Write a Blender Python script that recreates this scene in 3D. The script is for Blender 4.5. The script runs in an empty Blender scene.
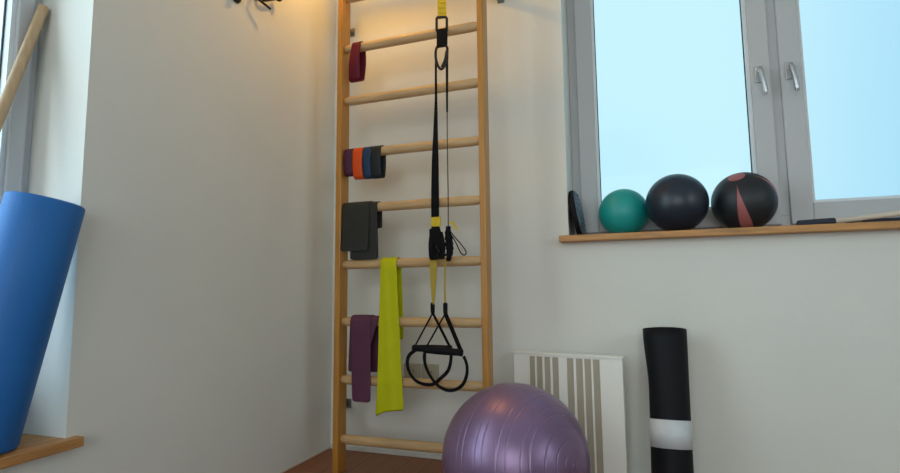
import bpy, bmesh, math, random
from mathutils import Vector, Matrix
random.seed(4)
S = bpy.context.scene
COL = S.collection
PI = math.pi

# ------------------------------------------------------------------ camera
yaw, pitch, roll, FPX = -0.33682403, 0.10397092, -0.01008241, 524.32
CAM = Vector((1.34, -2.15, 0.703))
_cy, _sy, _cp, _sp = math.cos(yaw), math.sin(yaw), math.cos(pitch), math.sin(pitch)
_f = Vector((_sy*_cp, _cy*_cp, _sp)); _r = Vector((_cy, -_sy, 0)); _u = _r.cross(_f)
_c, _s = math.cos(roll), math.sin(roll)
RGT = _c*_r + _s*_u; UP = -_s*_r + _c*_u; FWD = _f
cam = bpy.data.objects.new('camera', bpy.data.cameras.new('camera')); COL.objects.link(cam)
m = Matrix((RGT, UP, -FWD)).transposed().to_4x4(); m.translation = CAM
cam.matrix_world = m
cam.data.sensor_width = 36; cam.data.lens = FPX/900*36; cam.data.clip_start = 0.02
S.camera = cam
S.view_settings.view_transform = 'Standard'; S.view_settings.look = 'None'
S.view_settings.gamma = 1; S.view_settings.use_curve_mapping = False
S.view_settings.exposure = 0.0

def at(px, py, y):
    """point of the survey sheet: direction (px, py) met with the plane at depth y"""
    d = RGT*((px-450)/FPX) + UP*(-(py-236.5)/FPX) + FWD
    return CAM + d*((y-CAM.y)/d.y)

# ------------------------------------------------------------------ materials
def new_mat(name):
    mt = bpy.data.materials.new(name); mt.use_nodes = True
    return mt, mt.node_tree.nodes, mt.node_tree.links, mt.node_tree.nodes['Principled BSDF']
def mat(name, col, rough=.5, metal=0, var=0.0, vscale=8, stretch=(1,1,1), bump=0, bscale=60, spec=.5, sheen=0, coat=0):
    mt, N, L, b = new_mat(name)
    b.inputs['Base Color'].default_value = (*col, 1); b.inputs['Roughness'].default_value = rough
    b.inputs['Metallic'].default_value = metal; b.inputs['Specular IOR Level'].default_value = spec
    b.inputs['Sheen Weight'].default_value = sheen; b.inputs['Coat Weight'].default_value = coat
    tc = N.new('ShaderNodeTexCoord'); mp = N.new('ShaderNodeMapping'); mp.inputs['Scale'].default_value = stretch
    L.new(tc.outputs['Object'], mp.inputs['Vector'])
    if var > 0:
        n = N.new('ShaderNodeTexNoise'); n.inputs['Scale'].default_value = vscale; n.inputs['Detail'].default_value = 5
        L.new(mp.outputs[0], n.inputs['Vector'])
        r = N.new('ShaderNodeValToRGB')
        r.color_ramp.elements[0].position = .3; r.color_ramp.elements[1].position = .7
        r.color_ramp.elements[0].color = (*[c*(1-var) for c in col], 1)
        r.color_ramp.elements[1].color = (*[min(1, c*(1+var*.7)) for c in col], 1)
        L.new(n.outputs['Fac'], r.inputs[0]); L.new(r.outputs[0], b.inputs['Base Color'])
    if bump > 0:
        n2 = N.new('ShaderNodeTexNoise'); n2.inputs['Scale'].default_value = bscale; n2.inputs['Detail'].default_value = 4
        L.new(mp.outputs[0], n2.inputs['Vector'])
        bp = N.new('ShaderNodeBump'); bp.inputs['Strength'].default_value = bump; bp.inputs['Distance'].default_value = .002
        L.new(n2.outputs['Fac'], bp.inputs['Height']); L.new(bp.outputs[0], b.inputs['Normal'])
    return mt
M = {}
M['wall'] = mat('wall_paint', (.71,.70,.645), .75, var=.03, vscale=2.5, bump=.35, bscale=45, spec=.3)
M['ceil'] = mat('ceiling_paint', (.76,.75,.73), .8, var=.02)
M['trimw'] = mat('white_skirting', (.62,.60,.56), .5, var=.05)
M['caulk'] = mat('cream_sealant', (.55,.47,.38), .6, var=.05)
M['post'] = mat('varnished_pine', (.46,.20,.025), .42, var=.18, vscale=6, stretch=(14,14,1.0), bump=.15, bscale=30, coat=.2)
M['rung'] = mat('beech_rung', (.57,.37,.18), .45, var=.16, vscale=7, stretch=(1.2,16,16), bump=.12, bscale=30, coat=.1)
M['sill'] = mat('oiled_oak_sill', (.47,.225,.07), .5, var=.3, vscale=7, stretch=(1,10,10), bump=.2, bscale=40)
M['sill2'] = mat('oiled_oak_sill_lengthwise', (.47,.225,.07), .5, var=.3, vscale=7, stretch=(10,1,10), bump=.2, bscale=40)
M['pvc'] = mat('window_plastic', (.50,.505,.51), .42, var=.02, vscale=3)
M['gasket'] = mat('window_gasket', (.02,.03,.045), .6, var=.1)
M['bead'] = mat('glazing_bead', (.70,.74,.76), .4, var=.02)
M['silver'] = mat('brushed_silver', (.55,.56,.57), .32, .8, var=.05, vscale=20)
M['steel'] = mat('galvanised_steel', (.26,.28,.26), .4, .8, var=.15, vscale=25)
M['black_metal'] = mat('black_metal', (.018,.016,.015), .35, .4, var=.1)
M['web'] = mat('black_webbing', (.006,.006,.007), .8, var=.25, vscale=90, bump=.6, bscale=300, spec=.12)
M['yellow'] = mat('yellow_webbing', (.66,.46,.015), .75, var=.12, vscale=60, bump=.5, bscale=300)
M['mustard'] = mat('mustard_webbing', (.42,.30,.035), .75, var=.12, vscale=60, bump=.5, bscale=300)
M['foamblk'] = mat('black_grip_foam', (.006,.006,.008), .75, var=.15, vscale=50, bump=.3, bscale=200, spec=.2)
M['cord_brown'] = mat('dark_cord', (.045,.03,.022), .8, var=.2)
M['maroon'] = mat('maroon_latex', (.13,.007,.022), .55, var=.1, bump=.1, spec=.2)
M['purple'] = mat('plum_latex', (.085,.025,.05), .55, var=.1, bump=.1, spec=.2)
M['orange'] = mat('orange_latex', (.72,.085,.012), .5, var=.08, bump=.1, spec=.2)
M['navyband'] = mat('blue_latex', (.018,.048,.105), .5, var=.1, bump=.1, spec=.2)
M['blackband'] = mat('black_latex', (.022,.027,.03), .55, var=.1, bump=.1, spec=.2)
M['charcoal'] = mat('charcoal_latex', (.032,.032,.028), .6, var=.12, vscale=12, bump=.1, spec=.2)
M['lime'] = mat('lime_latex', (.52,.53,.004), .5, var=.07, vscale=12, bump=.1, spec=.2)
M['plum'] = mat('plum_sheet_latex', (.105,.036,.068), .55, var=.1, vscale=12, bump=.1, spec=.2)
M['blue'] = mat('blue_foam', (.012,.135,.42), .55, var=.06, vscale=6, bump=.3, bscale=150, spec=.4)
M['matblk'] = mat('black_mat_rubber', (.0045,.005,.0075), .6, var=.12, vscale=30, bump=.3, bscale=220, spec=.2)
M['paper'] = mat('white_paper_band', (.60,.63,.65), .6, var=.06, vscale=40)
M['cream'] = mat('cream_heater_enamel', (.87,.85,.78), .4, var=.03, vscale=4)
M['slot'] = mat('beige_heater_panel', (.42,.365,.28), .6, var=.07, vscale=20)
M['socket'] = mat('beige_socket_plastic', (.42,.38,.28), .4, var=.03)
M['dark'] = mat('dark_hole', (.02,.02,.02), .6, var=.1)
M['green'] = mat('teal_rubber', (.006,.30,.28), .42, var=.06, vscale=10, bump=.25, bscale=180)
M['dnavy'] = mat('dark_navy_rubber', (.012,.020,.035), .36, var=.1, vscale=10, bump=.25, bscale=180)
M['disc_top'] = mat('blue_grey_disc_rubber', (.09,.13,.16), .6, var=.35, vscale=60, bump=.8, bscale=120)
M['stick'] = mat('pale_wood_stick', (.50,.34,.19), .5, var=.15, vscale=8, stretch=(16,16,1.5), bump=.1)
M['shaft'] = mat('pale_shaft_wood', (.62,.52,.42), .45, var=.08, vscale=8, stretch=(1,12,12))
M['navygrip'] = mat('navy_grip_foam', (.020,.026,.042), .75, var=.15, vscale=60, bump=.4, bscale=250)
M['lampw'] = mat('lamp_shell_white', (.7,.7,.68), .4, var=.02)
# pearly ball
def pearl():
    mt, N, L, b = new_mat('pearl_purple_vinyl')
    tc = N.new('ShaderNodeTexCoord'); n = N.new('ShaderNodeTexNoise'); n.inputs['Scale'].default_value = 9; n.inputs['Detail'].default_value = 6
    L.new(tc.outputs['Object'], n.inputs['Vector'])
    r = N.new('ShaderNodeValToRGB'); r.color_ramp.elements[0].color = (.19,.115,.21,1); r.color_ramp.elements[1].color = (.25,.15,.265,1)
    r.color_ramp.elements[0].position = .3; r.color_ramp.elements[1].position = .7
    L.new(n.outputs['Fac'], r.inputs[0]); L.new(r.outputs[0], b.inputs['Base Color'])
    b.inputs['Roughness'].default_value = .36; b.inputs['Metallic'].default_value = .55
    b.inputs['Coat Weight'].default_value = .25; b.inputs['Coat Roughness'].default_value = .3
    n2 = N.new('ShaderNodeTexNoise'); n2.inputs['Scale'].default_value = 260
    L.new(tc.outputs['Object'], n2.inputs['Vector'])
    bp = N.new('ShaderNodeBump'); bp.inputs['Strength'].default_value = .15; bp.inputs['Distance'].default_value = .001
    L.new(n2.outputs['Fac'], bp.inputs['Height']); L.new(bp.outputs[0], b.inputs['Normal'])
    return mt
M['pearl'] = pearl()
# medicine ball: dark rubber with dull red lens stripes running from one pole to the other
def striped():
    mt, N, L, b = new_mat('striped_medicine_rubber')
    tc = N.new('ShaderNodeTexCoord'); sp = N.new('ShaderNodeSeparateXYZ'); L.new(tc.outputs['Object'], sp.inputs[0])
    def mth(op, a, bb=None, clamp=False):
        x = N.new('ShaderNodeMath'); x.operation = op; x.use_clamp = clamp
        for i, v in enumerate((a, bb)):
            if v is None: continue
            if isinstance(v, (int, float)): x.inputs[i].default_value = v
            else: L.new(v, x.inputs[i])
        return x.outputs[0]
    # angle about the ball's own z axis, folded in fifths; colatitude
    ang = mth('ARCTAN2', sp.outputs[1], sp.outputs[0])
    k = mth('DIVIDE', ang, 2*PI/4); fr = mth('SUBTRACT', mth('FRACT', mth('ADD', k, 10.5)), .5)
    dang = mth('ABSOLUTE', mth('MULTIPLY', fr, 2*PI/4))
    rxy = mth('SQRT', mth('ADD', mth('MULTIPLY', sp.outputs[0], sp.outputs[0]), mth('MULTIPLY', sp.outputs[1], sp.outputs[1])))
    th = mth('ARCTAN2', rxy, sp.outputs[2])
    s1 = mth('SINE', mth('MULTIPLY', mth('SUBTRACT', th, .42), PI/4.1))
    w = mth('MULTIPLY', s1, .215)
    stripe = mth('MULTIPLY', mth('SUBTRACT', w, dang), 60, True)
    cap = mth('MULTIPLY', mth('SUBTRACT', .27, th), 60, True)
    fac = mth('MAXIMUM', stripe, cap)
    mx = N.new('ShaderNodeMix'); mx.data_type = 'RGBA'
    L.new(fac, mx.inputs[0]); mx.inputs[6].default_value = (.011,.013,.017,1); mx.inputs[7].default_value = (.36,.105,.10,1)
    L.new(mx.outputs[2], b.inputs['Base Color']); b.inputs['Roughness'].default_value = .5
    n2 = N.new('ShaderNodeTexNoise'); n2.inputs['Scale'].default_value = 180; L.new(tc.outputs['Object'], n2.inputs['Vector'])
    bp = N.new('ShaderNodeBump'); bp.inputs['Strength'].default_value = .3; bp.inputs['Distance'].default_value = .001
    L.new(n2.outputs['Fac'], bp.inputs['Height']); L.new(bp.outputs[0], b.inputs['Normal'])
    return mt
M['striped'] = striped()
def floor_mat():
    mt, N, L, b = new_mat('brown_parquet')
    tc = N.new('ShaderNodeTexCoord'); mp = N.new('ShaderNodeMapping'); L.new(tc.outputs['Object'], mp.inputs['Vector'])
    mp.inputs['Rotation'].default_value = (0,0,PI/2)
    br = N.new('ShaderNodeTexBrick'); br.inputs['Scale'].default_value = 1
    br.inputs['Brick Width'].default_value = .9; br.inputs['Row Height'].default_value = .09; br.inputs['Mortar Size'].default_value = .0012
    br.inputs['Color1'].default_value = (.28,.085,.024,1); br.inputs['Color2'].default_value = (.31,.115,.04,1); br.inputs['Mortar'].default_value = (.03,.012,.006,1)
    L.new(mp.outputs[0], br.inputs['Vector'])
    mp2 = N.new('ShaderNodeMapping'); mp2.inputs['Scale'].default_value = (30,2,1); L.new(tc.outputs['Object'], mp2.inputs['Vector'])
    n = N.new('ShaderNodeTexNoise'); n.inputs['Scale'].default_value = 1.5; n.inputs['Detail'].default_value = 6; L.new(mp2.outputs[0], n.inputs['Vector'])
    r = N.new('ShaderNodeValToRGB'); r.color_ramp.elements[0].color = (.6,.6,.6,1); r.color_ramp.elements[1].color = (1.1,1.1,1.1,1); L.new(n.outputs['Fac'], r.inputs[0])
    mx = N.new('ShaderNodeMix'); mx.data_type = 'RGBA'; mx.blend_type = 'MULTIPLY'; mx.inputs[0].default_value = 1
    L.new(br.outputs['Color'], mx.inputs[6]); L.new(r.outputs[0], mx.inputs[7]); L.new(mx.outputs[2], b.inputs['Base Color'])
    b.inputs['Roughness'].default_value = .45
    return mt
M['floor'] = floor_mat()
def glass():
    mt, N, L, b = new_mat('window_glass')
    tr = N.new('ShaderNodeBsdfTransparent'); tr.inputs[0].default_value = (.93,.97,.975,1)
    gl = N.new('ShaderNodeBsdfGlossy'); gl.inputs['Roughness'].default_value = .03
    fr = N.new('ShaderNodeLayerWeight'); fr.inputs[0].default_value = .12
    mx = N.new('ShaderNodeMixShader'); L.new(fr.outputs['Fresnel'], mx.inputs[0]); L.new(tr.outputs[0], mx.inputs[1]); L.new(gl.outputs[0], mx.inputs[2])
    L.new(mx.outputs[0], N['Material Output'].inputs[0])
    return mt
M['glass'] = glass()
def emit(name, col, st):
    mt, N, L, b = new_mat(name)
    b.inputs['Base Color'].default_value = (*col,1); b.inputs['Emission Color'].default_value = (*col,1); b.inputs['Emission Strength'].default_value = st
    return mt
M['bulb'] = emit('warm_bulb', (1,.62,.28), 14)

# ------------------------------------------------------------------ object helpers
WORLD = {}
def tag(o, label=None, cat=None, group=None, kind=None):
    if label: o['label'] = label
    if cat: o['category'] = cat
    if group: o['group'] = group
    if kind: o['kind'] = kind
    return o
def thing(name, loc, label=None, cat=None, group=None, kind=None):
    o = bpy.data.objects.new(name, None); COL.objects.link(o); o.empty_display_size = .05
    o.location = loc; WORLD[o.name] = Vector(loc)
    return tag(o, label, cat, group, kind)
def obj(name, bm, material, parent=None, smooth=False, origin=None, mods=()):
    bmesh.ops.recalc_face_normals(bm, faces=bm.faces[:])
    if origin is None:
        xs = [v.co for v in bm.verts]
        lo = Vector([min(c[i] for c in xs) for i in range(3)]); hi = Vector([max(c[i] for c in xs) for i in range(3)])
        origin = Vector(((lo.x+hi.x)/2, (lo.y+hi.y)/2, lo.z))
    origin = Vector(origin)
    for v in bm.verts: v.co -= origin
    me = bpy.data.meshes.new(name); bm.to_mesh(me); bm.free()
    mats = material if isinstance(material, (list, tuple)) else [material]
    for k in mats: me.materials.append(k)
    if smooth: me.polygons.foreach_set('use_smooth', [True]*len(me.polygons))
    o = bpy.data.objects.new(name, me); COL.objects.link(o)
    if parent is not None:
        o.parent = parent; o.location = origin - WORLD[parent.name]
    else: o.location = origin
    WORLD[o.name] = origin
    for typ, kw in mods:
        md = o.modifiers.new(typ.lower(), typ)
        for a, v in kw.items(): setattr(md, a, v)
    return o
BEV = lambda w=.002, s=2: ('BEVEL', dict(width=w, segments=s, limit_method='ANGLE', angle_limit=.7))
def box(bm, lo, hi, rot=None, piv=None, mi=0):
    lo, hi = Vector(lo), Vector(hi)
    vs = [bm.verts.new((x,y,z)) for x in (lo.x,hi.x) for y in (lo.y,hi.y) for z in (lo.z,hi.z)]
    for f in ((0,1,3,2),(4,6,7,5),(0,4,5,1),(2,3,7,6),(0,2,6,4),(1,5,7,3)):
        bm.faces.new([vs[i] for i in f]).material_index = mi
    if rot is not None:
        bmesh.ops.rotate(bm, verts=vs, cent=piv, matrix=rot)
    return vs
def frame_at(d):
    d = d.normalized(); a = Vector((0,0,1)) if abs(d.z) < .9 else Vector((1,0,0))
    u = d.cross(a).normalized(); return u, d.cross(u).normalized()
def tube(bm, pts, r, n=12, closed=False, caps=True):
    pts = [Vector(p) for p in pts]; rr = r if isinstance(r, (list,tuple)) else [r]*len(pts)
    rings = []; u = None
    for i, p in enumerate(pts):
        if closed: d = pts[(i+1)%len(pts)]-pts[i-1]
        else: d = pts[min(i+1,len(pts)-1)]-pts[max(i-1,0)]
        if u is None: u, v = frame_at(d)
        else:
            d = d.normalized(); u = (u-d*u.dot(d)).normalized(); v = d.cross(u)
        d = d.normalized(); v = d.cross(u)
        rings.append([bm.verts.new(p+(u*math.cos(a)+v*math.sin(a))*rr[i]) for a in [2*PI*k/n for k in range(n)]])
    m = len(rings)
    for i in range(m if closed else m-1):
        A, B = rings[i], rings[(i+1)%m]
        for k in range(n): bm.faces.new((A[k],A[(k+1)%n],B[(k+1)%n],B[k]))
    if caps and not closed:
        bm.faces.new(rings[0][::-1]); bm.faces.new(rings[-1])
def lathe(bm, prof, base, axis=(0,0,1), n=40):
    """prof = [(radius, height)] about axis from base"""
    base = Vector(base); ax = Vector(axis).normalized(); u, v = frame_at(ax); rings = []
    for r, h in prof:
        if r < 1e-6: rings.append([bm.verts.new(base+ax*h)])
        else: rings.append([bm.verts.new(base+ax*h+(u*math.cos(2*PI*k/n)+v*math.sin(2*PI*k/n))*r) for k in range(n)])
    for A, B in zip(rings, rings[1:]):
        for k in range(n):
            k2 = (k+1)%n
            if len(A) == 1 and len(B) == 1: continue
            if len(A) == 1: bm.faces.new((A[0],B[k2],B[k]))
            elif len(B) == 1: bm.faces.new((A[k],A[k2],B[0]))
            else: bm.faces.new((A[k],A[k2],B[k2],B[k]))
    if len(rings[0]) > 1: bm.faces.new(rings[0][::-1])
    if len(rings[-1]) > 1: bm.faces.new(rings[-1])
def bez(pts, n=8):
    """catmull-rom through the points"""
    P = [Vector(p) for p in pts]; out = []
    for i in range(len(P)-1):
        a, b, c, d = P[max(i-1,0)], P[i], P[i+1], P[min(i+2,len(P)-1)]
        for k in range(n):
            t = k/n
            out.append(.5*((2*b)+(c-a)*t+(2*a-5*b+4*c-d)*t*t+(3*b-a-3*c+d)*t**3))
    out.append(P[-1]); return out
def sheet(bm, rows, thick, closed=False):
    """rows of points across; offset to both sides into a solid strip"""
    R = [[Vector(p) for p in row] for row in rows]; m, n = len(R), len(R[0])
    F, B = [], []
    for i in range(m):
        f, b = [], []
        for j in range(n):
            i0, i1 = ((i-1) % m, (i+1) % m) if closed else (max(i-1,0), min(i+1,m-1))
            a = R[i1][j]-R[i0][j]; c = R[i][min(j+1,n-1)]-R[i][max(j-1,0)]
            nn = a.cross(c)
            nn = nn.normalized()*thick/2 if nn.length > 1e-12 else Vector((0,thick/2,0))
            f.append(bm.verts.new(R[i][j]+nn)); b.append(bm.verts.new(R[i][j]-nn))
        F.append(f); B.append(b)
    for i in range(m if closed else m-1):
        i2 = (i+1)%m
        for j in range(n-1):
            bm.faces.new((F[i][j],F[i][j+1],F[i2][j+1],F[i2][j])); bm.faces.new((B[i][j],B[i2][j],B[i2][j+1],B[i][j+1]))
        for j in (0,n-1): bm.faces.new((F[i][j],F[i2][j],B[i2][j],B[i][j]))
    if not closed:
        for i in (0,m-1):
            for j in range(n-1): bm.faces.new((F[i][j],B[i][j],B[i][j+1],F[i][j+1]))
def strap(bm, pts, width, thick=.0022, wdir=(1,0,0), n=6):
    """flat webbing along pts, its width across wdir"""
    P = bez(pts, n); ws = width if isinstance(width,(list,tuple)) else [width]*len(pts)
    rows = []; wd = Vector(wdir)
    for i, p in enumerate(P):
        t = i/(len(P)-1)*(len(ws)-1); k = min(int(t), len(ws)-2); w = ws[k]+(ws[k+1]-ws[k])*(t-k)
        d = (P[min(i+1,len(P)-1)]-P[max(i-1,0)]).normalized(); q = (wd-d*wd.dot(d)).normalized()
        rows.append([p-q*w/2, p+q*w/2])
    sheet(bm, rows, thick)
B_ = bmesh.new

# ------------------------------------------------------------------ room shell
RX, RY, H = 3.9, -4.2, 2.62
WT = .30
# right window opening (in the back wall), left window opening (in the left wall)
W1 = dict(x0=1.096, x1=2.69, z0=.895, z1=2.25)
W2 = dict(y0=-2.75, y1=-1.204, z0=.325, z1=2.25)
W3 = dict(y0=-3.3, y1=-1.5, z0=.9, z1=2.25)    # unseen opening in the right wall, added to let in fill daylight
W4 = dict(x0=.3, x1=2.7, z0=.45, z1=2.3)      # big unseen opening behind the camera, added to brighten the room from the front
def struct(name, bm, m_, **k): return tag(obj(name, bm, m_, **k), kind='structure')
bm = B_()
box(bm, (-WT,0,-.1),(W1['x0'],WT,H)); box(bm, (W1['x1'],0,-.1),(RX+WT,WT,H))
box(bm, (W1['x0'],0,-.1),(W1['x1'],WT,W1['z0'])); box(bm, (W1['x0'],0,W1['z1']),(W1['x1'],WT,H))
struct('wall_back', bm, M['wall'])
bm = B_()
box(bm, (-WT,W2['y1'],-.1),(0,0,H)); box(bm, (-WT,RY,-.1),(0,W2['y0'],H))
box(bm, (-WT,W2['y0'],-.1),(0,W2['y1'],W2['z0'])); box(bm, (-WT,W2['y0'],W2['z1']),(0,W2['y1'],H))
struct('wall_left', bm, M['wall'])
bm = B_()
box(bm, (RX,W3['y1'],-.1),(RX+WT,0,H)); box(bm, (RX,RY,-.1),(RX+WT,W3['y0'],H))
box(bm, (RX,W3['y0'],-.1),(RX+WT,W3['y1'],W3['z0'])); box(bm, (RX,W3['y0'],W3['z1']),(RX+WT,W3['y1'],H))
struct('wall_right', bm, M['wall'])
bm = B_()
box(bm, (-WT,RY-WT,-.1),(W4['x0'],RY,H)); box(bm, (W4['x1'],RY-WT,-.1),(RX+WT,RY,H))
box(bm, (W4['x0'],RY-WT,-.1),(W4['x1'],RY,W4['z0'])); box(bm, (W4['x0'],RY-WT,W4['z1']),(W4['x1'],RY,H))
struct('wall_front', bm, M['wall'])
bm = B_(); box(bm, (0,RY,-.1),(RX,0,0)); struct('floor', bm, M['floor'])
bm = B_(); box(bm, (-WT,RY-WT,H),(RX+WT,WT,H+.1)); struct('ceiling', bm, M['ceil'])
# skirting strip along the back wall and the bead of sealant along the left wall
bm = B_(); box(bm, (.006,-.010,0),(RX,0,.019)); struct('baseboard_back', bm, M['trimw'], mods=[BEV(.002)])
bm = B_(); box(bm, (0,RY,0),(.006,-.0005,.006)); struct('baseboard_left', bm, M['caulk'], mods=[BEV(.002)])

# ------------------------------------------------------------------ windows
def sash(parent, ax, lo, hi, zlo, zhi, front, sgn, stile, handle=None, hy=None):
    """one sash in plane: ax = 'x' (back wall) or 'y' (side walls); front = coordinate of the room face, sgn = outward"""
    def bx(b, a0, a1, d0, d1, z0, z1):
        d0, d1 = front+sgn*d0, front+sgn*d1
        d0, d1 = min(d0,d1), max(d0,d1)
        if ax == 'x': box(b, (a0,d0,z0),(a1,d1,z1))
        else: box(b, (d0,a0,z0),(d1,a1,z1))
    b = B_()
    T = .058
    bx(b, lo, lo+stile, 0, T, zlo, zhi); bx(b, hi-stile, hi, 0, T, zlo, zhi)
    bx(b, lo+stile, hi-stile, 0, T, zlo, zlo+stile+.004); bx(b, lo+stile, hi-stile, 0, T, zhi-stile-.012, zhi)
    s = obj('sash', b, M['pvc'], parent, mods=[BEV(.004,3)])
    b = B_(); g0, g1, q0, q1 = lo+stile, hi-stile, zlo+stile+.004, zhi-stile-.012
    w = .011
    for (a0,a1,z0,z1) in ((g0,g0+w,q0,q1),(g1-w,g1,q0,q1),(g0+w,g1-w,q0,q0+w),(g0+w,g1-w,q1-w,q1)): bx(b, a0,a1,.012,.035,z0,z1)
    obj('glazing_bead', b, M['bead'], s)
    b = B_(); w2 = .0145
    for (a0,a1,z0,z1) in ((g0,g0+w2,q0,q1),(g1-w2,g1,q0,q1),(g0+w2,g1-w2,q0,q0+w2),(g0+w2,g1-w2,q1-w2,q1)): bx(b, a0,a1,.0351,.040,z0,z1)
    obj('gasket', b, M['gasket'], s)
    b = B_(); bx(b, g0, g1, .0405, .0445, q0, q1); obj('glass_pane', b, M['glass'], s)
    return s
def fixed(parent, ax, lo, hi, zlo, zhi, front, sgn, w, mids=()):
    b = B_()
    def bx(a0,a1,z0,z1,d0=0,d1=.075):
        e0, e1 = sorted((front+sgn*d0, front+sgn*d1))
        if ax == 'x': box(b, (a0,e0,z0),(a1,e1,z1))
        else: box(b, (e0,a0,z0),(e1,a1,z1))
    bx(lo,lo+w,zlo,zhi); bx(hi-w,hi,zlo,zhi); bx(lo+w,hi-w,zlo,zlo+w); bx(lo+w,hi-w,zhi-w,zhi)
    for c in mids: bx(c-.03,c+.03,zlo+w,zhi-w)
    return obj('window_frame', b, M['pvc'], parent, mods=[BEV(.003)])
def handle(s, x, z, y, tilt, kind):
    """lever handle hanging down from an oval rose; s = sash"""
    h = B_()
    box(h, (x-.014,y-.008,z-.035),(x+.014,y,z+.035))
    o = obj('window_handle', h, M['silver'], s, mods=[BEV(.006,4)])
    h = B_(); r = .0085 if kind else .0075
    pts = bez([(x,y-.004,z+.012),(x,y-.028,z+.013),(x-.002+tilt*.1,y-.042,z+.004),(x+tilt*.5,y-.046,z-.035),(x+tilt,y-.044,z-.082),(x+tilt*1.05,y-.040,z-.098)], 6)
    tube(h, pts, [r]*12+[r*1.15]*(len(pts)-16)+[r]*4, 12)
    obj('lever', h, M['silver'], o, smooth=True)
F1 = .222
w1 = thing('window_1', (1.9,.2,.92), kind='structure')
fixed(w1, 'x', W1['x0'], W1['x1'], .93, W1['z1'], F1, 1, .055, mids=[1.912])
s1 = sash(w1, 'x', 1.131, 1.895, .950, 2.22, F1-.018, 1, .072)
s2 = sash(w1, 'x', 1.928, 2.66, .950, 2.22, F1-.018, 1, .076)
p = at(759.5,72,.19); handle(s1, 1.851, p.z-.006, F1-.018, .012, 0)
p = at(791,68,.19); handle(s2, 1.958, p.z-.006, F1-.018, .012, 1)
b = B_(); box(b, (1.064,-.06,.893),(2.75,0,.918)); box(b, (W1['x0']+.0005,0,.893),(W1['x1']-.0005,F1+.01,.918))
bmesh.ops.remove_doubles(b, verts=b.verts[:], dist=1e-5)
obj('window_sill', b, M['sill'], w1, mods=[BEV(.003)])
F2 = -.205
w2 = thing('window_2', (-.2,-1.98,.35), kind='structure')
fixed(w2, 'y', W2['y0'], W2['y1'], .36, W2['z1'], F2, -1, .05, mids=[-1.97])
sash(w2, 'y', -1.955, -1.228, .378, 2.22, F2+.016, -1, .040)
sash(w2, 'y', W2['y0']+.024, -1.985, .378, 2.22, F2+.016, -1, .040)
b = B_(); box(b, (0,-2.80,.329),(.030,-1.178,.353)); box(b, (F2-.01,W2['y0']+.0005,.329),(0,W2['y1']-.0005,.353))
bmesh.ops.remove_doubles(b, verts=b.verts[:], dist=1e-5)
obj('window_sill', b, M['sill2'], w2, mods=[BEV(.003)])
w3 = thing('fill_window_3', (RX+.2,-2.4,.9), kind='structure')  # unseen window, put in for its side light
fixed(w3, 'y', W3['y0'], W3['y1'], .9, W3['z1'], RX+.2, 1, .05, mids=[-2.4])
sash(w3, 'y', -2.385, W3['y1']-.024, .92, 2.22, RX+.184, 1, .075)
sash(w3, 'y', W3['y0']+.024, -2.415, .92, 2.22, RX+.184, 1, .075)

w4 = thing('fill_window_4', (1.7,RY-.2,.5), kind='structure')  # unseen window, put in to send daylight onto the back wall
fixed(w4, 'x', W4['x0'], W4['x1'], W4['z0'], W4['z1'], RY-.2, -1, .05, mids=[1.7])
sash(w4, 'x', W4['x0']+.024, 1.685, W4['z0']+.02, W4['z1']-.02, RY-.184, -1, .075)
sash(w4, 'x', 1.715, W4['x1']-.024, W4['z0']+.02, W4['z1']-.02, RY-.184, -1, .075)

# ------------------------------------------------------------------ wall-bar ladder
RYc = -.2675                    # centre plane of the rungs
PX = (.195,.220, .809,.834)
RUNG_Z = [.1266 + .2295*k for k in range(11)]
lad = thing('wall_bars', (.44,RYc,0), 'tall pine gymnastic wall bars with round rungs in the room corner', 'wall bars')
b = B_(); box(b, (PX[0],-.300,0),(PX[1],-.235,2.5)); obj('post', b, M['post'], lad, mods=[BEV(.004,3)])
b = B_(); box(b, (PX[2],-.300,0),(PX[3],-.235,2.5)); obj('post', b, M['post'], lad, mods=[BEV(.004,3)])
def rung_bm(z):
    b = B_(); x0, x1 = PX[1]-.004, PX[2]+.004
    pr = [(.0148,0),(.0148,.010),(.018,.020)] + [(.0188,.03+(x1-x0-.06)*k/10) for k in range(11)] + [(.018,x1-x0-.020),(.0148,x1-x0-.010),(.0148,x1-x0)]
    lathe(b, pr, (x0,RYc,z), (1,0,0), 24); return b
r0 = obj('rung', rung_bm(RUNG_Z[0]), M['rung'], lad, smooth=True)
for z in RUNG_Z[1:]:
    c = r0.copy(); COL.objects.link(c); c.parent = lad; c.location = r0.location + Vector((0,0,z-RUNG_Z[0]))
def bracket(xp, xw, z, px_):
    """flat steel arm from the side of a post back to a plate on the wall"""
    b = B_(); h = .017
    rows = [[Vector((xp,-.272,z-h)),Vector((xp,-.272,z+h))],[Vector((xp,-.236,z-h)),Vector((xp,-.236,z+h))],[Vector((xp+(xw-xp)*.15,-.225,z-h)),Vector((xp+(xw-xp)*.15,-.225,z+h))],
            [Vector((xw,-.012,z-h)),Vector((xw,-.012,z+h))],[Vector((xw,-.002,z-h)),Vector((xw,-.002,z+h))]]
    sheet(b, rows, .003)
    box(b, (xw-.004,-.004,z-.020),(xw+.026,0,z+.020))
    s_ = 1 if px_ > 0 else -1
    for yy in (-.262,-.246): lathe(b, [(.005,0),(.005,.003),(.0,.004)], (xp+.0015*s_,yy,z), (s_,0,0), 12)
    lathe(b, [(.005,0),(.005,.003),(0,.004)], (xw+.014,-.004,z), (0,-1,0), 12)
    return obj('mounting_bracket', b, M['steel'], lad)
bracket(PX[0]-.0015, .080, 1.962, -1); bracket(PX[3]+.0015, PX[3]-.008, 1.985, 1); bracket(PX[0]-.0015, .080, .203, -1); bracket(PX[3]+.0015, PX[3]-.008, .203, 1)

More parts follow.
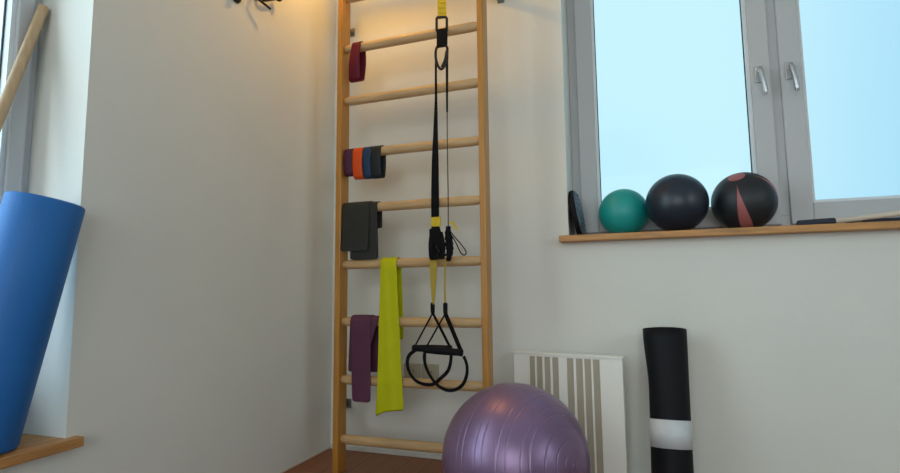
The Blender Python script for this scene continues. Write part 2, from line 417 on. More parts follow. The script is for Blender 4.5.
# ------------------------------------------------------------------ bands over the rungs
def rz(n): return RUNG_Z[7-(n-1)]          # n-th rung counted from the top of the photograph
def hook(x0, x1, z, zb_front, zb_back, fb=None, bb=None, r=.0225, n=14, cols=2, yo=0, wave=0):
    """open strip over a rung. front flap x0..x1 at the top to fb=(xa,xb) at its bottom; same at the back"""
    fb = fb or (x0,x1); bb = bb or (x0,x1); rows = []
    def row(xa, xb, y, zz, ph=0):
        return [Vector((xa+(xb-xa)*j/(cols-1), y + wave*math.sin(ph+j*2.2), zz)) for j in range(cols)]
    for k in range(n+1):
        t = k/n; e = t
        rows.append(row(fb[0]+(x0-fb[0])*t, fb[1]+(x1-fb[1])*t, RYc-r-yo*(1-t), zb_front+(z-zb_front)*e, t*3))
    for k in range(1,9):
        a = PI*k/9; rows.append(row(x0, x1, RYc-r*math.cos(a), z+r*math.sin(a)))
    for k in range(n+1):
        t = k/n
        rows.append(row(x0+(bb[0]-x0)*t, x1+(bb[1]-x1)*t, RYc+r, z+(zb_back-z)*t))
    return rows
def loop_rows(x0, x1, z, drop, r=.0225, shear=0, bulge=.004, shrink=0):
    """closed mini band hanging from a rung, rung passing through it"""
    rows = []; zb = z-drop
    for k in range(10): a = PI*k/9; rows.append((-r*math.cos(a), z+r*math.sin(a)))
    for k in range(1,8): t = k/8; rows.append((r+bulge*math.sin(PI*t)-t*.004, z-(drop-.014)*t))
    for k in range(0,8): a = PI*k/7; rows.append(((r-.004)*math.cos(a), zb+.014-.014*math.sin(a)))
    for k in range(1,8): t = k/8; rows.append((-(r-.004)-bulge*math.sin(PI*t)-t*.004, zb+.014+(drop-.014)*t))
    out = []
    for y, zz in rows:
        q = max(0,(z-zz)/drop); s = shear*q; w = (x1-x0)*shrink*q
        out.append([Vector((x0+s+w*.5,RYc+y,zz)), Vector(((x0+x1)/2+s,RYc+y,zz)), Vector((x1+s-w*.5,RYc+y,zz))])
    return out
def xat(px, py): return at(px, py, RYc-.0225).x
def zat(px, py): return at(px, py, RYc-.0225).z
SUB = ('SUBSURF', dict(levels=1, render_levels=1))
def loop_band(px0, px1, n, pyb, m_, label, **k):
    z = rz(n); b = B_(); drop = z-zat((px0+px1)/2, pyb)
    sheet(b, loop_rows(xat(px0,pyb-15), xat(px1,pyb-15), z, drop, **k), .0028, closed=True)
    o = obj('resistance_band', b, m_, smooth=True, mods=[BEV(.0006,1)])
    return tag(o, label, 'resistance band', 'looped resistance bands hanging on the rungs')
loop_band(351.5, 360.3, 1, 79, M['maroon'], 'maroon loop resistance band hanging alone on the highest visible rung', shear=-.010, bulge=.008, shrink=-.35)
loop_band(343.6, 352.2, 3, 175, M['purple'], 'dark purple loop resistance band beside the left post, next to the orange one', bulge=.003)
loop_band(352.9, 362.2, 3, 178, M['orange'], 'bright orange loop resistance band on the wall bars', bulge=.006)
loop_band(362.8, 370.4, 3, 177.5, M['navyband'], 'dark blue loop resistance band between the orange and the black band', bulge=.004)
loop_band(371.0, 380.6, 3, 177, M['blackband'], 'black loop resistance band, rightmost of the four sharing one rung', bulge=.005, shear=.001)
G = 'long flat exercise bands draped over the rungs'
# charcoal band on the fourth rung
z = rz(4); b = B_()
sheet(b, hook(xat(342.5,206), xat(370.3,206), z, zat(355,251.5), z-.09, fb=(xat(341,250),xat(369.8,250)), r=.0262, yo=.006, cols=4, wave=.0008), .002)
ob = obj('exercise_band', b, M['charcoal'], smooth=True, mods=[SUB])
tag(ob, 'wide charcoal exercise band draped double over a rung below the looped bands', 'exercise band', G)
b = B_()
sheet(b, hook(xat(349,206), xat(377.6,206), z, zat(365,260), z-.085, fb=(xat(350,258),xat(379,258)), r=.0226, yo=.001, cols=4, wave=.0006), .002)
WORLD[ob.name] = WORLD[ob.name]
obj('rear_layer', b, M['charcoal'], ob, smooth=True, mods=[SUB])
# lime band on the fifth rung: hangs in front of two lower rungs
z = rz(5); b = B_()
rows = []
prof = [(375.5,403.5,413.5),(376.5,403.2,400),(377.2,402.6,388),(378,401.3,360),(378.6,400.3,335),(379.2,398.8,310),(379.8,397.4,285),(380.3,396.6,268)]
NC = 9
for i,(xa,xb,py) in enumerate(prof):
    A, Bq = at(xa,py,RYc-.030), at(xb,py,RYc-.030); row = []
    if i == 0: A = at(374.6,415.5,RYc-.030); Bq = at(404,411.5,RYc-.030)
    for j in range(NC):
        t = j/(NC-1); q = A.lerp(Bq,t)
        # one soft diagonal fold
        fold = .62-.05*i
        q.y -= .006*math.exp(-((t-fold)/.12)**2) + .002*math.sin(t*5+i*.6)
        if i == 0: q.z += (-.010*math.exp(-((t-.06)/.1)**2)+ .006*math.sin(t*PI))
        row.append(q)
    rows.append(row)
for k in range(0,9):
    a = PI*k/9
    xa, xb = xat(380.3,262), xat(396.6,262)
    rows.append([Vector((xa+(xb-xa)*j/(NC-1), RYc-.024*math.cos(a), z+.024*math.sin(a))) for j in range(NC)])
for t in (.25,.5,.75,1):
    rows.append([Vector((xa+.006*t+(xb-xa+.004*t)*j/(NC-1), RYc+.024, z-.30*t)) for j in range(NC)])
sheet(b, rows, .0016)
tag(obj('exercise_band', b, M['lime'], smooth=True, mods=[SUB]), 'lime yellow-green exercise band hanging far down across the lower rungs', 'exercise band', G)
# plum band on the sixth rung: one long narrow flap over a wider short one
z = rz(6); b = B_()
sheet(b, hook(xat(350.5,321), xat(371.5,321), z, zat(362,402), z-.06, fb=(xat(353,400),xat(372,400)), r=.0275, yo=.004, cols=4, wave=.0006), .002)
ob = obj('exercise_band', b, M['plum'], smooth=True, mods=[SUB])
tag(ob, 'plum purple exercise band with a long narrow end, left of the lime one', 'exercise band', G)
b = B_()
sheet(b, hook(xat(350,321), xat(378.5,321), z, zat(355,372), z-.20, fb=(xat(348,371),xat(362,371)), bb=(xat(355,371),xat(374,371)), r=.0238, yo=.0, cols=4, wave=.0004), .002)
obj('wide_layer', b, M['plum'], ob, smooth=True, mods=[SUB])

# ------------------------------------------------------------------ suspension trainer
YS = RYc-.047
def T(px, py, dy=0): return at(px, py, YS+dy)
tr = thing('suspension_trainer', T(440,226), 'black and yellow strap suspension trainer hanging down in front of the rungs', 'suspension trainer')
# yellow anchor strap runs up over the highest rung out of view
b = B_(); top = RUNG_Z[8]
strap(b, [T(442.2,18.5), T(441.9,8), T(441.8,-8), (T(441.8,-20).x, YS+.004, top-.03), (T(441.8,-20).x, RYc-.026, top+.004), (T(441.8,-20).x, RYc, top+.026), (T(441.8,-20).x, RYc+.026, top), (T(441.8,-20).x, RYc+.024, top-.05)], .036)
ya = obj('anchor_strap', b, M['yellow'], tr)
b = B_(); 
for py in (3,8,13):
    A, Bq = T(438.6,py,-.0022), T(445.2,py,-.0022); tube(b, [A,Bq], .0006, 6)
obj('stitching', b, M['cord_brown'], ya)
# steel buckle ring
def ringbox(px0, px1, py0, py1, r, dy=0):
    cs = [(px0,py0),(px1,py0),(px1,py1),(px0,py1)]; pts = []
    for i,(x,y) in enumerate(cs):
        x2,y2 = cs[(i+1)%4]
        for t in (.08,.5,.92): pts.append(T(x+(x2-x)*t, y+(y2-y)*t, dy))
    return pts
b = B_(); tube(b, ringbox(436.6,446.8,17.2,31.5,0,-.004), .0052, 10, closed=True); obj('buckle', b, M['black_metal'], tr, smooth=True)
b = B_(); strap(b, [T(442.1,29,-.006), T(442.1,38,-.006), T(442,47,-.006)], .042, .012); 
kb = obj('stitched_tab', b, M['web'], tr, mods=[BEV(.002)])
# carabiner
b = B_()
pts = [T(*q,-.006) for q in ((437,47),(446.3,46),(447.2,55),(446.5,62),(443.5,67.5),(440.6,69),(437.6,65),(435.8,58),(435.8,51))]
pts = [p for p in bez(pts+[pts[0]],5)[:-1]]
tube(b, pts, .0052, 10, closed=True); obj('carabiner', b, M['black_metal'], tr, smooth=True)
b = B_(); strap(b, [T(446.8,51,-.013), T(445.2,60,-.014), T(441.8,67.5,-.012)], .010, .005); obj('carabiner_gate', b, M['black_metal'], tr)
# two long straps
b = B_()
strap(b, [T(435.9,52), T(435.9,75), T(436,100), T(435.6,130), T(435.2,160), T(435.1,190), T(435.3,222), T(436.3,236), T(436.6,256)], [.007,.0075,.009,.017,.026,.030,.031,.036,.034], .005)
obj('main_strap', b, M['web'], tr)
b = B_(); strap(b, [T(447.0,52), T(447.0,80), T(447.1,112)], [.009,.008,.005], .006); obj('main_strap', b, M['web'], tr)
b = B_(); tube(b, [T(447.1,110), T(447.4,150), T(448.1,190), T(448.3,230)], .0021, 8); obj('edge_cord', b, M['cord_brown'], tr)
b = B_(); strap(b, [T(436.0,217,-.0045), T(436.1,226.5,-.0045)], .0375, .004); obj('yellow_sleeve', b, M['yellow'], tr)
# adjuster bundle at the left
b = B_(); strap(b, [T(434.5,228,-.007), T(436.3,242,-.010), T(437.2,259.5,-.010)], [.040,.054,.056], .014)
adj = obj('adjuster_bundle', b, M['web'], tr, mods=[BEV(.004,2)])
b = B_(); strap(b, [T(431.5,235,-.018), T(430.6,246,-.020), T(431.3,258,-.014)], .016, .004)
strap(b, [T(441,232,-.016), T(443.6,246,-.019), T(442.8,259,-.016)], .013, .004); obj('folded_tail', b, M['web'], adj)
b = B_(); tube(b, [T(433,250,-.02), T(436,246,-.024), T(439,251,-.024), T(437,256,-.02)], .0025, 8); obj('cam_buckle', b, M['black_metal'], adj, smooth=True)
# knot at the right with a hanging cord loop and small tag
b = B_(); pts = bez([T(448.3,226.5), T(448.2,235,-.003), T(449.3,244,-.005), T(449.8,252,-.005), T(448.2,261,-.003)],5)
tube(b, pts, [.008+.007*math.sin(PI*i/(len(pts)-1))+.0016*math.sin(i*2.1) for i in range(len(pts))], 12)
kn = obj('strap_knot', b, M['web'], tr, smooth=True)
b = B_(); tube(b, bez([T(450,231,-.01), T(455.5,238,-.012), T(461,244,-.012), T(466,251.5,-.01), T(464.6,255,-.01), T(460.6,252.5,-.01), T(456,243,-.01), T(450.6,234,-.01)],5), .0021, 8)
obj('cord_loop', b, M['web'], kn, smooth=True)
b = B_(); strap(b, [T(449.2,222.5,-.004), T(452.5,223,-.006), T(455.2,226,-.006), T(457,229.5,-.006)], .0075, .002, wdir=(.4,0,1)); obj('cloth_tag', b, M['yellow'], kn)
b = B_(); tube(b, bez([T(444,247,-.01), T(447,243,-.012), T(452,248,-.013), T(450,254,-.012), T(445,255,-.01)],5), .0045, 8); obj('knot_wrap', b, M['web'], kn, smooth=True)
# yellow lower straps
b = B_(); strap(b, [T(433.3,258,-.001), T(433.3,268), T(433.4,280), T(433.4,304.5)], [.030,.030,.024,.009], .0022); obj('yellow_strap', b, M['mustard'], tr)
b = B_(); strap(b, [T(445.6,259), T(444.9,280), T(445.2,304.5)], [.0075,.0065,.0075], .0022); obj('yellow_strap', b, M['mustard'], tr)
def handle_set(apex, gl, gr, loop, wd, dy):
    h = thing('handle_assembly', T(*apex, dy)); h.parent = tr; h.location = T(*apex,dy)-WORLD[tr.name]
    b = B_(); lathe(b, [(.0055,-.001),(.008,.003),(.0085,.036),(.0062,.041)], T(apex[0],apex[1]+9.5,dy), (0,0,1), 14)
    obj('strap_sleeve', b, M['foamblk'], h, smooth=True)
    ap = (apex[0],apex[1]+9)
    for k, g in enumerate((gl,gr)):
        b = B_(); strap(b, [T(*ap,dy), T((ap[0]+g[0])/2,(ap[1]+g[1])/2,dy-.001), T(*g,dy-.002)], wd[k], .0026, wdir=(1,-.35,.5)); obj('triangle_strap', b, M['web'], h)
    gx0, gx1 = (gl[0]-2.3, gl[1]+2.2), (gr[0]+1.5, gr[1]+1.2)
    A, Bq = T(*gx0,dy-.002), T(*gx1,dy-.002); L_ = (Bq-A).length
    b = B_(); lathe(b, [(0,0),(.010,0),(.0135,.003),(.0135,.009),(.0122,.012),(.0132,L_*.3),(.0136,L_*.5),(.0132,L_*.7),(.0122,L_-.012),(.0135,L_-.009),(.0135,L_-.003),(.010,L_),(0,L_)], A, Bq-A, 20)
    obj('grip', b, M['foamblk'], h, smooth=True)
    b = B_(); P = [T(x,y,dy-.002+d) for x,y,d in loop]
    strap(b, P, .017, .0105, wdir=(0.25,-1,.35)); obj('foot_loop', b, M['web'], h, mods=[BEV(.002)])
handle_set((432.7,304), (415,346), (450.2,347.5),
  [(415.5,350,0),(409.5,355,.0),(407.3,362,.0),(409,371,.002),(414.5,379.5,.004),(423,384,.006),(432.8,384.3,.006),(440.5,378.5,.004),(447.8,371,.002),(450.6,362,0),(451.2,352,0)], (.0065,.010), .006)
handle_set((445.4,304.5), (426,347.5), (461.2,351.5),
  [(424.6,353,0),(424.6,361,0),(427.2,370,0),(433,380,0),(440,387,0),(448.5,390.5,0),(457.5,388.8,0),(464,382.5,0),(467,373,0),(466.6,364,0),(463.6,356,0)], (.0065,.017), -.022)

# ------------------------------------------------------------------ exercise ball
CB = Vector((.987,-.586,.2142)); RB = .2141; AXB = Vector((.857,-.496,.137)).normalized()
b = B_(); prof = []
N_ = 500; grooves = [9.5,17,26,37,43,54,60,71,77,88,94,103,109,121,128,140,150,162,171]
for i in range(N_+1):
    th = PI*i/N_; d = math.degrees(th)
    g = sum(math.exp(-((d-q)/.33)**2) for q in grooves)
    ridge = sum(math.exp(-((d-q)/2.4)**2) for q in grooves)
    r = RB-.0010*g
    prof.append((max(0,r*math.sin(th)), -r*math.cos(th)))
prof[0] = (0,prof[0][1]); prof[-1] = (0,prof[-1][1])
lathe(b, prof, CB, -AXB, 120)
ball = obj('exercise_ball', b, M['pearl'], smooth=True)
tag(ball, 'big pearly purple inflatable exercise ball with fine rings standing on the floor', 'exercise ball')
b = B_(); lathe(b, [(0,0),(.009,0),(.009,.002),(.006,.003),(0,.003)], CB+AXB*(RB-.0015), AXB, 20)
obj('valve_plug', b, M['pearl'], ball, smooth=True)

# ------------------------------------------------------------------ panel heater
hx0, hx1 = .873, 1.285; hy0, hy1 = -.066, -.140   # front face, slightly turned
ang = math.atan2(hy1-hy0, hx1-hx0); HP = Vector((hx0,hy0,0)); RM = Matrix.Rotation(ang,3,'Z'); HW = math.hypot(hx1-hx0,hy1-hy0)
HT = .461
ht = thing('panel_heater', (1.08,-.07,0), 'low cream slotted panel heater standing by the wall behind the purple ball', 'heater')
def hb(b, x0,x1,y0,y1,z0,z1):
    vs = box(b, (HP.x+x0,HP.y+y0,z0),(HP.x+x1,HP.y+y1,z1)); bmesh.ops.rotate(b, verts=vs, cent=HP, matrix=RM)
slots = []
def hx(px, py):   # position along the face of the heater
    d = at(px,py,0)-CAM; n_ = RM @ Vector((0,1,0)); t = (HP-CAM).dot(n_)/d.dot(n_); q = CAM+d*t
    return (RM.inverted() @ (q-HP)).x
for a_, c_ in ((529.2,534.6),(536.2,542),(544.0,549.8),(552,558),(566.4,573),(575.5,582.2),(584,590.6),(592.4,599.2)):
    slots.append((hx(a_,357), hx(c_,357)))
ST = HT-.013
b = B_()
edges = [0]+[e for s_ in slots for e in s_]+[HW]
for k in range(0,len(edges),2): hb(b, edges[k],edges[k+1],0,.007,.030,ST)
hb(b, 0,HW,0,.007,ST,HT-.006); hb(b, 0,HW,0,.007,.020,.030)
obj('front_grille', b, M['cream'], ht, mods=[BEV(.0008,1)])
b = B_(); hb(b, .004,HW-.004,.0075,.045,.020,HT-.008); obj('heater_body', b, M['cream'], ht)
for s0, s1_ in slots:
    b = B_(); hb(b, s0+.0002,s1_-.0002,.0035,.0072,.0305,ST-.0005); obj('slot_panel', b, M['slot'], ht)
b = B_(); hb(b, -.002,HW+.004,-.004,.048,HT-.006,HT+.001); obj('top_cap', b, M['cream'], ht, mods=[BEV(.0025,2)])
for fx in (.05, HW-.09):
    b = B_(); hb(b, fx,fx+.04,-.015,.058,0,.020); obj('foot', b, M['cream'], ht, mods=[BEV(.004,2)])

# ------------------------------------------------------------------ rolled black mat
b = B_(); MC = Vector((1.438,-.150,0)); MH = .556; turns = 4.3; seg = 40; nz = 16
rows = []
for iz in range(nz+1):
    z = MH*iz/nz; t = iz/nz; row = []
    fl = max(0,(t-.62)/.38)
    for k in range(int(turns*seg)+1):
        a = -2*PI*k/seg + .9; rr = .0655-(.0090)*(k/seg)
        rr *= 1+.004*math.sin(z*14)
        x = rr*math.cos(a); y = rr*math.sin(a)
        if x < 0 and k < seg*1.6: x *= 1+.26*fl*fl*(3-2*fl)/1.0
        row.append(MC+Vector((x-.012*(1-t), y, z)))
    rows.append(row)
sheet(b, rows, .0072)
rm = obj('rolled_mat', b, M['matblk'], smooth=True, origin=MC)
tag(rm, 'tall rolled black exercise mat standing on end against the wall under the window', 'exercise mat')
b = B_(); zb0, zb1 = .160, .250
rb_ = .0697
ring = []
for zz in (zb0,zb1): ring.append([MC+Vector(((rb_-.009*k/seg)*math.cos(-2*PI*k/seg+.9)-.012*(1-zz/MH),(rb_-.009*k/seg)*math.sin(-2*PI*k/seg+.9),zz)) for k in range(seg+1)]+[MC+Vector((rb_*math.cos(.9)-.012*(1-zz/MH),rb_*math.sin(.9),zz))])
sheet(b, ring, .0007)
obj('paper_band', b, M['paper'], rm, smooth=True)
LEAN = math.radians(11); rm.rotation_euler = (-LEAN,0,0); rm.location = (MC.x, -.205, .072*math.sin(LEAN)); 

# ------------------------------------------------------------------ things on the right sill
SZ = .918
def sphere_obj(name, c, r, m_, label, rotm=None):
    b = B_(); bmesh.ops.create_uvsphere(b, u_segments=64, v_segments=40, radius=r)
    bmesh.ops.translate(b, verts=b.verts[:], vec=c)
    o = obj(name, b, m_, smooth=True, origin=c)
    if rotm: o.rotation_euler = rotm
    return tag(o, label, 'medicine ball', 'medicine balls on the window sill')
g = sphere_obj('medicine_ball', Vector((1.309,.104,SZ+.0985)), .0985, M['green'], 'teal green rubber medicine ball, the smallest on the window sill')
d_ = sphere_obj('medicine_ball', Vector((1.5055,.022,SZ+.1128)), .1128, M['dnavy'], 'plain dark navy medicine ball between the green one and the striped one')
rd = sphere_obj('medicine_ball', Vector((1.745,.085,SZ+.1126)), .1126, M['striped'], 'black medicine ball with dull red stripes under the window mullion')
MBALLS = (g, d_, rd)
vd = (Vector((1.745,.085,1.03))-CAM).normalized(); vr = vd.cross(UP).normalized(); vu = vr.cross(vd)
pz = (vr*-.22+vu*.86-vd*.46).normalized(); px_ = (vr*.16-vu*1.0-vd*.4); px_ = (px_-pz*px_.dot(pz)).normalized()
rd.rotation_euler = Matrix((px_, pz.cross(px_), pz)).transposed().to_euler()
# balance disc leaning on the reveal
b = B_(); dc = Vector((1.128,.085,SZ+.103)); ax = Vector((1,0,.16)).normalized()
lathe(b, [(0,-.018),(.094,-.018),(.100,-.014),(.102,-.004),(.098,.002),(.0,.002)], dc, ax, 48)
dk = obj('balance_disc', b, M['matblk'], smooth=False, mods=[BEV(.002)])
tag(dk, 'round black balance disc on its edge leaning at the left end of the window sill', 'balance disc')
b = B_(); lathe(b, [(.097,.0021),(.095,.007),(.085,.012),(.05,.017),(0,.018)], dc, ax, 48)
pd = obj('textured_top', b, M['disc_top'], dk, smooth=True); pd['label'] = 'blue-grey studded face'
b = B_(); u_, v_ = frame_at(ax)
for rr, h_, n_ in ((.03,.0178,6),(.055,.0165,12),(.078,.0137,18)):
    for k in range(n_):
        a = 2*PI*k/n_; q = dc+ax*(h_-.001)+(u_*math.cos(a)+v_*math.sin(a))*rr
        lathe(b, [(.0048,0),(.0038,.002),(0,.003)], q, ax, 8)
obj('studs', b, M['disc_top'], pd, smooth=True)
# massage stick with navy grips lying on the sill
def A1(px, py): return at(px, py, .02)
p0, p1 = Vector((A1(797,0).x*0+1.925,.02,SZ+.0135)), None
p0 = at(797,221,.02); p1 = at(835,219.5,.02); p0.z = SZ+.0125; p1.z = SZ+.0165
q1 = at(905,212.8,.02)
ms = thing('massage_stick', p0, 'pale wooden massage stick with navy foam grip lying right of the striped medicine ball', 'massage stick')
b = B_(); L_ = (p1-p0).length; lathe(b, [(0,0),(.009,0),(.0118,.004),(.0122,L_*.5),(.0118,L_-.003),(.0095,L_),(0,L_)], p0, p1-p0, 20); obj('grip', b, M['navygrip'], ms, smooth=True)
b = B_(); dd = (q1-p1).normalized(); L2 = .52; lathe(b, [(0,-.004),(.0092,-.004),(.0092,L2),(0,L2)], p1, dd, 18); obj('shaft', b, M['shaft'], ms, smooth=True)
e0 = p1+dd*L2
b = B_(); lathe(b, [(0,0),(.010,0),(.0115,.004),(.0115,.11),(.009,.116),(0,.116)], e0, dd, 18); obj('grip', b, M['navygrip'], ms, smooth=True)
b = B_(); s0 = at(862,219,.075); s0.z = SZ+.0125; s1_ = Vector((s0.x+.50,.068,SZ+.0125))
r2 = thing('foam_hand_weight', s0, 'dark navy foam-covered bar lying behind the pale massage stick on the sill', 'foam bar')
lathe(b, [(0,0),(.010,0),(.0125,.004),(.0125,(s1_-s0).length*.8),(.011,(s1_-s0).length),(0,(s1_-s0).length)], s0, s1_-s0, 18); obj('foam_sleeve', b, M['navygrip'], r2, smooth=True)
b = B_(); dd2 = (s0-s1_).normalized(); lathe(b, [(0,-.0),(.0045,-.0),(.0045,.05),(0,.05)], s0, dd2, 12); obj('core_rod', b, M['cord_brown'], r2, smooth=True)

# ------------------------------------------------------------------ left window sill
SL = .353
# blue foam roller
RC0, RC1 = Vector((-.062,-1.364,SL)), Vector((.006,-1.290,.918)); RR = .080
axr = (RC1-RC0).normalized(); tilt = math.acos(axr.z)
LR = (RC1-RC0).length; base = RC0+Vector((0,0,RR*math.sin(tilt)))
b = B_(); lathe(b, [(.030,.002),(.030,0),(RR-.008,0),(RR-.002,.003),(RR,.010),(RR,LR*.3),(RR,LR*.6),(RR,LR-.006),(RR-.002,LR-.002),(RR-.006,LR),(.030,LR),(.030,LR-.30)], base, axr, 64)
tag(obj('foam_roller', b, M['blue'], smooth=True, mods=[('EDGE_SPLIT', dict(split_angle=.9))]), 'thick bright blue foam roller leaning in the left window recess', 'foam roller')
# pale wooden stick
st0, st1 = Vector((-.176,-1.50,SL+.004)), at(43.8,7,-1.221)
st0.z = SL+.0135*math.sin(math.acos(((st1-st0).normalized()).z))
b = B_(); L_ = (st1-st0).length; lathe(b, [(0,0),(.0118,0),(.0128,.003),(.0128,L_-.003),(.0118,L_),(0,L_)], st0, st1-st0, 24)
tag(obj('wooden_pole', b, M['stick'], smooth=True, mods=[('EDGE_SPLIT', dict(split_angle=.9))]), 'pale wooden exercise pole leaning into the corner of the left window recess', 'wooden pole')
# thin black rod behind the roller
k0 = Vector((-.176,-1.262,SL+.003))
k1 = at(12.6,176.5,-1.226)
b = B_(); L_ = (k1-k0).length; tube(b, [k0, k0.lerp(k1,.5), k0.lerp(k1,.93), k1], [.006,.006,.0055,.0025], 12)
tag(obj('black_rod', b, M['black_metal'], smooth=True), 'thin black rod whose tip pokes up behind the blue roller', 'rod')

# ------------------------------------------------------------------ sockets on the back wall
def socket(px0, px1, py0, py1, dots):
    A, Bq = at(px0,py1,-.01), at(px1,py0,-.01)
    s = thing('wall_socket', ((A.x+Bq.x)/2,0,A.z))
    b = B_(); box(b, (A.x,-.012,A.z),(Bq.x,0,Bq.z)); obj('cover_plate', b, M['socket'], s, mods=[BEV(.004,3)])
    cx, cz = (A.x+Bq.x)/2, (A.z+Bq.z)/2
    b = B_(); lathe(b, [(.021,0),(.021,.002),(.018,.002),(.018,.001),(0,.001)], (cx,-.0122,cz), (0,-1,0), 28); f = obj('socket_ring', b, M['socket'], s)
    b = B_()
    for dx in (-.0095,.0095): lathe(b, [(.003,0),(.003,.001),(0,.001)], (cx+dx,-.0134,cz), (0,-1,0), 12)
    obj('pin_hole', b, M['dark'], f)
    return s
tag(socket(421.8,438.2,364.5,378.8,0), 'beige square power socket low on the wall, nearer the right ladder post', 'power socket', 'pair of sockets behind the strap handles')
tag(socket(403.8,419.5,363.6,377.6,0), 'beige square power socket low on the wall, nearer the lime band', 'power socket', 'pair of sockets behind the strap handles')

# ------------------------------------------------------------------ double hooks high on the left wall
def wall_hook(y, z, label, k):
    h = thing('wall_hook', (0,y,z), label, 'wall hook', 'dark metal hooks high on the left wall')
    b = B_(); lathe(b, [(0,0),(.026,0),(.028,.002),(.027,.006),(.016,.010),(0,.010)], (0,y,z), (1,0,0), 28); obj('base_plate', b, M['black_metal'], h, smooth=True)
    b = B_(); P = bez([(.008,y,z+.004),(.026,y+.004,z+.002),(.038,y+.008,z+.012),(.042,y+.010,z+.032)],6); tube(b, P, .006, 10); pr = obj('prong', b, M['black_metal'], h, smooth=True)
    b = B_(); bmesh.ops.create_uvsphere(b, u_segments=20, v_segments=12, radius=.012); bmesh.ops.translate(b, verts=b.verts[:], vec=P[-1]); obj('ball_tip', b, M['black_metal'], pr, smooth=True)
    return h
def atx(px, py, x):
    d = RGT*((px-450)/FPX) + UP*(-(py-236.5)/FPX) + FWD
    return CAM + d*((x-CAM.x)/d.x)
pA = atx(237,-5,.008)
wall_hook(pA.y, pA.z, 'dark round wall hook high on the left wall, farther from the corner', 0)
pB = atx(279,-2,.03); pC0, pC1 = atx(257,-2,.03), atx(270.5,9,.045)
h = thing('wall_hook', (0,pB.y,pB.z+.02), 'dark wall hook with a slanted prong and round knob, nearer the corner', 'wall hook', 'dark metal hooks high on the left wall')
b = B_(); lathe(b, [(0,0),(.024,0),(.025,.003),(.018,.008),(0,.008)], (0,pC0.y+.02,pC0.z+.035), (1,0,0), 28); obj('base_plate', b, M['black_metal'], h, smooth=True)
b = B_(); tube(b, [(.006,pC0.y+.01,pC0.z+.030), pC0, pC0.lerp(pC1,.5), pC1], .0050, 10); obj('prong', b, M['black_metal'], h, smooth=True)
b = B_(); tube(b, bez([(.006,pC0.y+.03,pC0.z+.04),(.02,pC0.y+.05,pC0.z+.02),pB],5), .0055, 10); q = obj('prong', b, M['black_metal'], h, smooth=True)
b = B_(); bmesh.ops.create_uvsphere(b, u_segments=20, v_segments=12, radius=.014); bmesh.ops.translate(b, verts=b.verts[:], vec=pB); obj('round_knob', b, M['black_metal'], q, smooth=True)

# ------------------------------------------------------------------ warm ceiling spot above the ladder
LP = Vector((.30,-.43,H)); LB = Vector((.30,-.43,2.34))
ls = thing('pendant_lamp', LP, 'small warm pendant lamp hanging above the corner by the wall bars', 'ceiling light')
b = B_(); lathe(b, [(0,0),(.05,0),(.05,.02),(0,.02)], LP, (0,0,-1), 28); obj('mount_plate', b, M['lampw'], ls)
b = B_(); tube(b, [LP+Vector((0,0,-.02)), LB+Vector((0,0,.05))], .004, 10); obj('stem', b, M['lampw'], ls)
b = B_(); lathe(b, [(0,0),(.018,0),(.018,.035),(.012,.04),(0,.04)], LB+Vector((0,0,.052)), (0,0,-1), 24); obj('socket', b, M['lampw'], ls, smooth=True)
b = B_(); bmesh.ops.create_uvsphere(b, u_segments=24, v_segments=16, radius=.028); bmesh.ops.translate(b, verts=b.verts[:], vec=LB+Vector((0,0,-.012))); obj('bulb', b, M['bulb'], ls, smooth=True)
ld = bpy.data.lights.new('warm_lamp', 'POINT'); ld.energy = 8.0; ld.color = (1,.52,.06); ld.shadow_soft_size = .03
lo = bpy.data.objects.new('warm_lamp', ld); COL.objects.link(lo); lo.location = LB+Vector((0,0,-.075))

# ------------------------------------------------------------------ sky outside
w = bpy.data.worlds.new('sky'); S.world = w; w.use_nodes = True
N, L = w.node_tree.nodes, w.node_tree.links; bg = N['Background']
tc = N.new('ShaderNodeTexCoord'); n = N.new('ShaderNodeTexNoise'); n.inputs['Scale'].default_value = 1.3; n.inputs['Detail'].default_value = 2
L.new(tc.outputs['Generated'], n.inputs['Vector'])
r = N.new('ShaderNodeValToRGB'); r.color_ramp.elements[0].position = .38; r.color_ramp.elements[1].position = .62
r.color_ramp.elements[0].color = (.50,.84,1,1); r.color_ramp.elements[1].color = (.64,.92,1,1)
L.new(n.outputs['Fac'], r.inputs[0])
sx = N.new('ShaderNodeSeparateXYZ'); L.new(tc.outputs['Generated'], sx.inputs[0])
mr = N.new('ShaderNodeMapRange'); mr.interpolation_type = 'SMOOTHSTEP'
mr.inputs['From Min'].default_value = .15; mr.inputs['From Max'].default_value = -.75
mr.inputs['To Min'].default_value = 0; mr.inputs['To Max'].default_value = 1
L.new(sx.outputs[1], mr.inputs['Value'])
mc = N.new('ShaderNodeMix'); mc.data_type = 'RGBA'; L.new(mr.outputs[0], mc.inputs[0]); L.new(r.outputs[0], mc.inputs[6]); mc.inputs[7].default_value = (.96,.985,1,1)
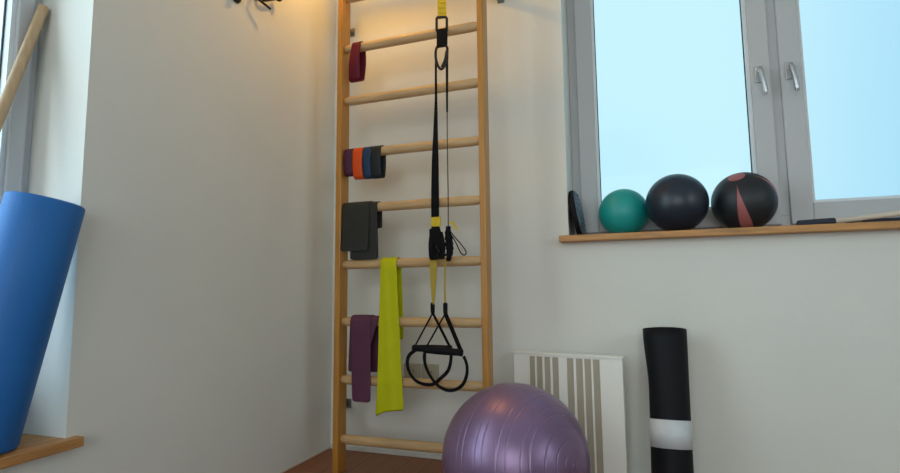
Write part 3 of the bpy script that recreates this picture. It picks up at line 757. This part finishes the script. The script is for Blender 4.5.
# deeper blue sky on the left (-x) side
mr2 = N.new('ShaderNodeMapRange'); mr2.interpolation_type = 'SMOOTHSTEP'
mr2.inputs['From Min'].default_value = -.45; mr2.inputs['From Max'].default_value = -.95
L.new(sx.outputs[0], mr2.inputs['Value'])
mc2 = N.new('ShaderNodeMix'); mc2.data_type = 'RGBA'; L.new(mr2.outputs[0], mc2.inputs[0]); L.new(mc.outputs[2], mc2.inputs[6]); mc2.inputs[7].default_value = (.50,.80,1,1)
L.new(mc2.outputs[2], bg.inputs[0])
ma = N.new('ShaderNodeMath'); ma.operation = 'MULTIPLY_ADD'; L.new(mr.outputs[0], ma.inputs[0]); ma.inputs[1].default_value = 3.7; ma.inputs[2].default_value = 1.06
ma2 = N.new('ShaderNodeMath'); ma2.operation = 'MULTIPLY_ADD'; L.new(mr2.outputs[0], ma2.inputs[0]); ma2.inputs[1].default_value = 2.2; L.new(ma.outputs[0], ma2.inputs[2])
mr3 = N.new('ShaderNodeMapRange'); mr3.interpolation_type = 'SMOOTHSTEP'; mr3.inputs['From Min'].default_value = .5; mr3.inputs['From Max'].default_value = .9
mr3.inputs['To Max'].default_value = 1.2; L.new(sx.outputs[0], mr3.inputs['Value'])
ma3 = N.new('ShaderNodeMath'); L.new(ma2.outputs[0], ma3.inputs[0]); L.new(mr3.outputs[0], ma3.inputs[1])
L.new(ma3.outputs[0], bg.inputs[1])
mr4 = N.new('ShaderNodeMapRange'); mr4.interpolation_type = 'SMOOTHSTEP'; mr4.inputs['From Min'].default_value = .12; mr4.inputs['From Max'].default_value = .5
L.new(sx.outputs[0], mr4.inputs['Value'])
mc4 = N.new('ShaderNodeMix'); mc4.data_type = 'RGBA'; L.new(mr4.outputs[0], mc4.inputs[0]); L.new(r.outputs[0], mc4.inputs[6]); mc4.inputs[7].default_value = (.41,.73,.96,1)
L.new(mc4.outputs[2], mc.inputs[6])
def portal(loc, rot, sx, sy):
    l = bpy.data.lights.new('daylight_portal', 'AREA'); l.shape = 'RECTANGLE'; l.size = sx; l.size_y = sy; l.cycles.is_portal = True
    o = bpy.data.objects.new('daylight_portal', l); COL.objects.link(o); o.location = loc; o.rotation_euler = rot
portal(((W1['x0']+W1['x1'])/2,.32,(W1['z0']+W1['z1'])/2), (-PI/2,0,0), 1.6, 1.36)
portal((-.32,(W2['y0']+W2['y1'])/2,(W2['z0']+W2['z1'])/2), (0,-PI/2,0), 1.93, 1.55)
portal((RX+.32,(W3['y0']+W3['y1'])/2,(W3['z0']+W3['z1'])/2), (0,PI/2,0), 1.35, 1.8)
portal(((W4['x0']+W4['x1'])/2,RY-.32,(W4['z0']+W4['z1'])/2), (PI/2,0,0), 2.4, 1.8)
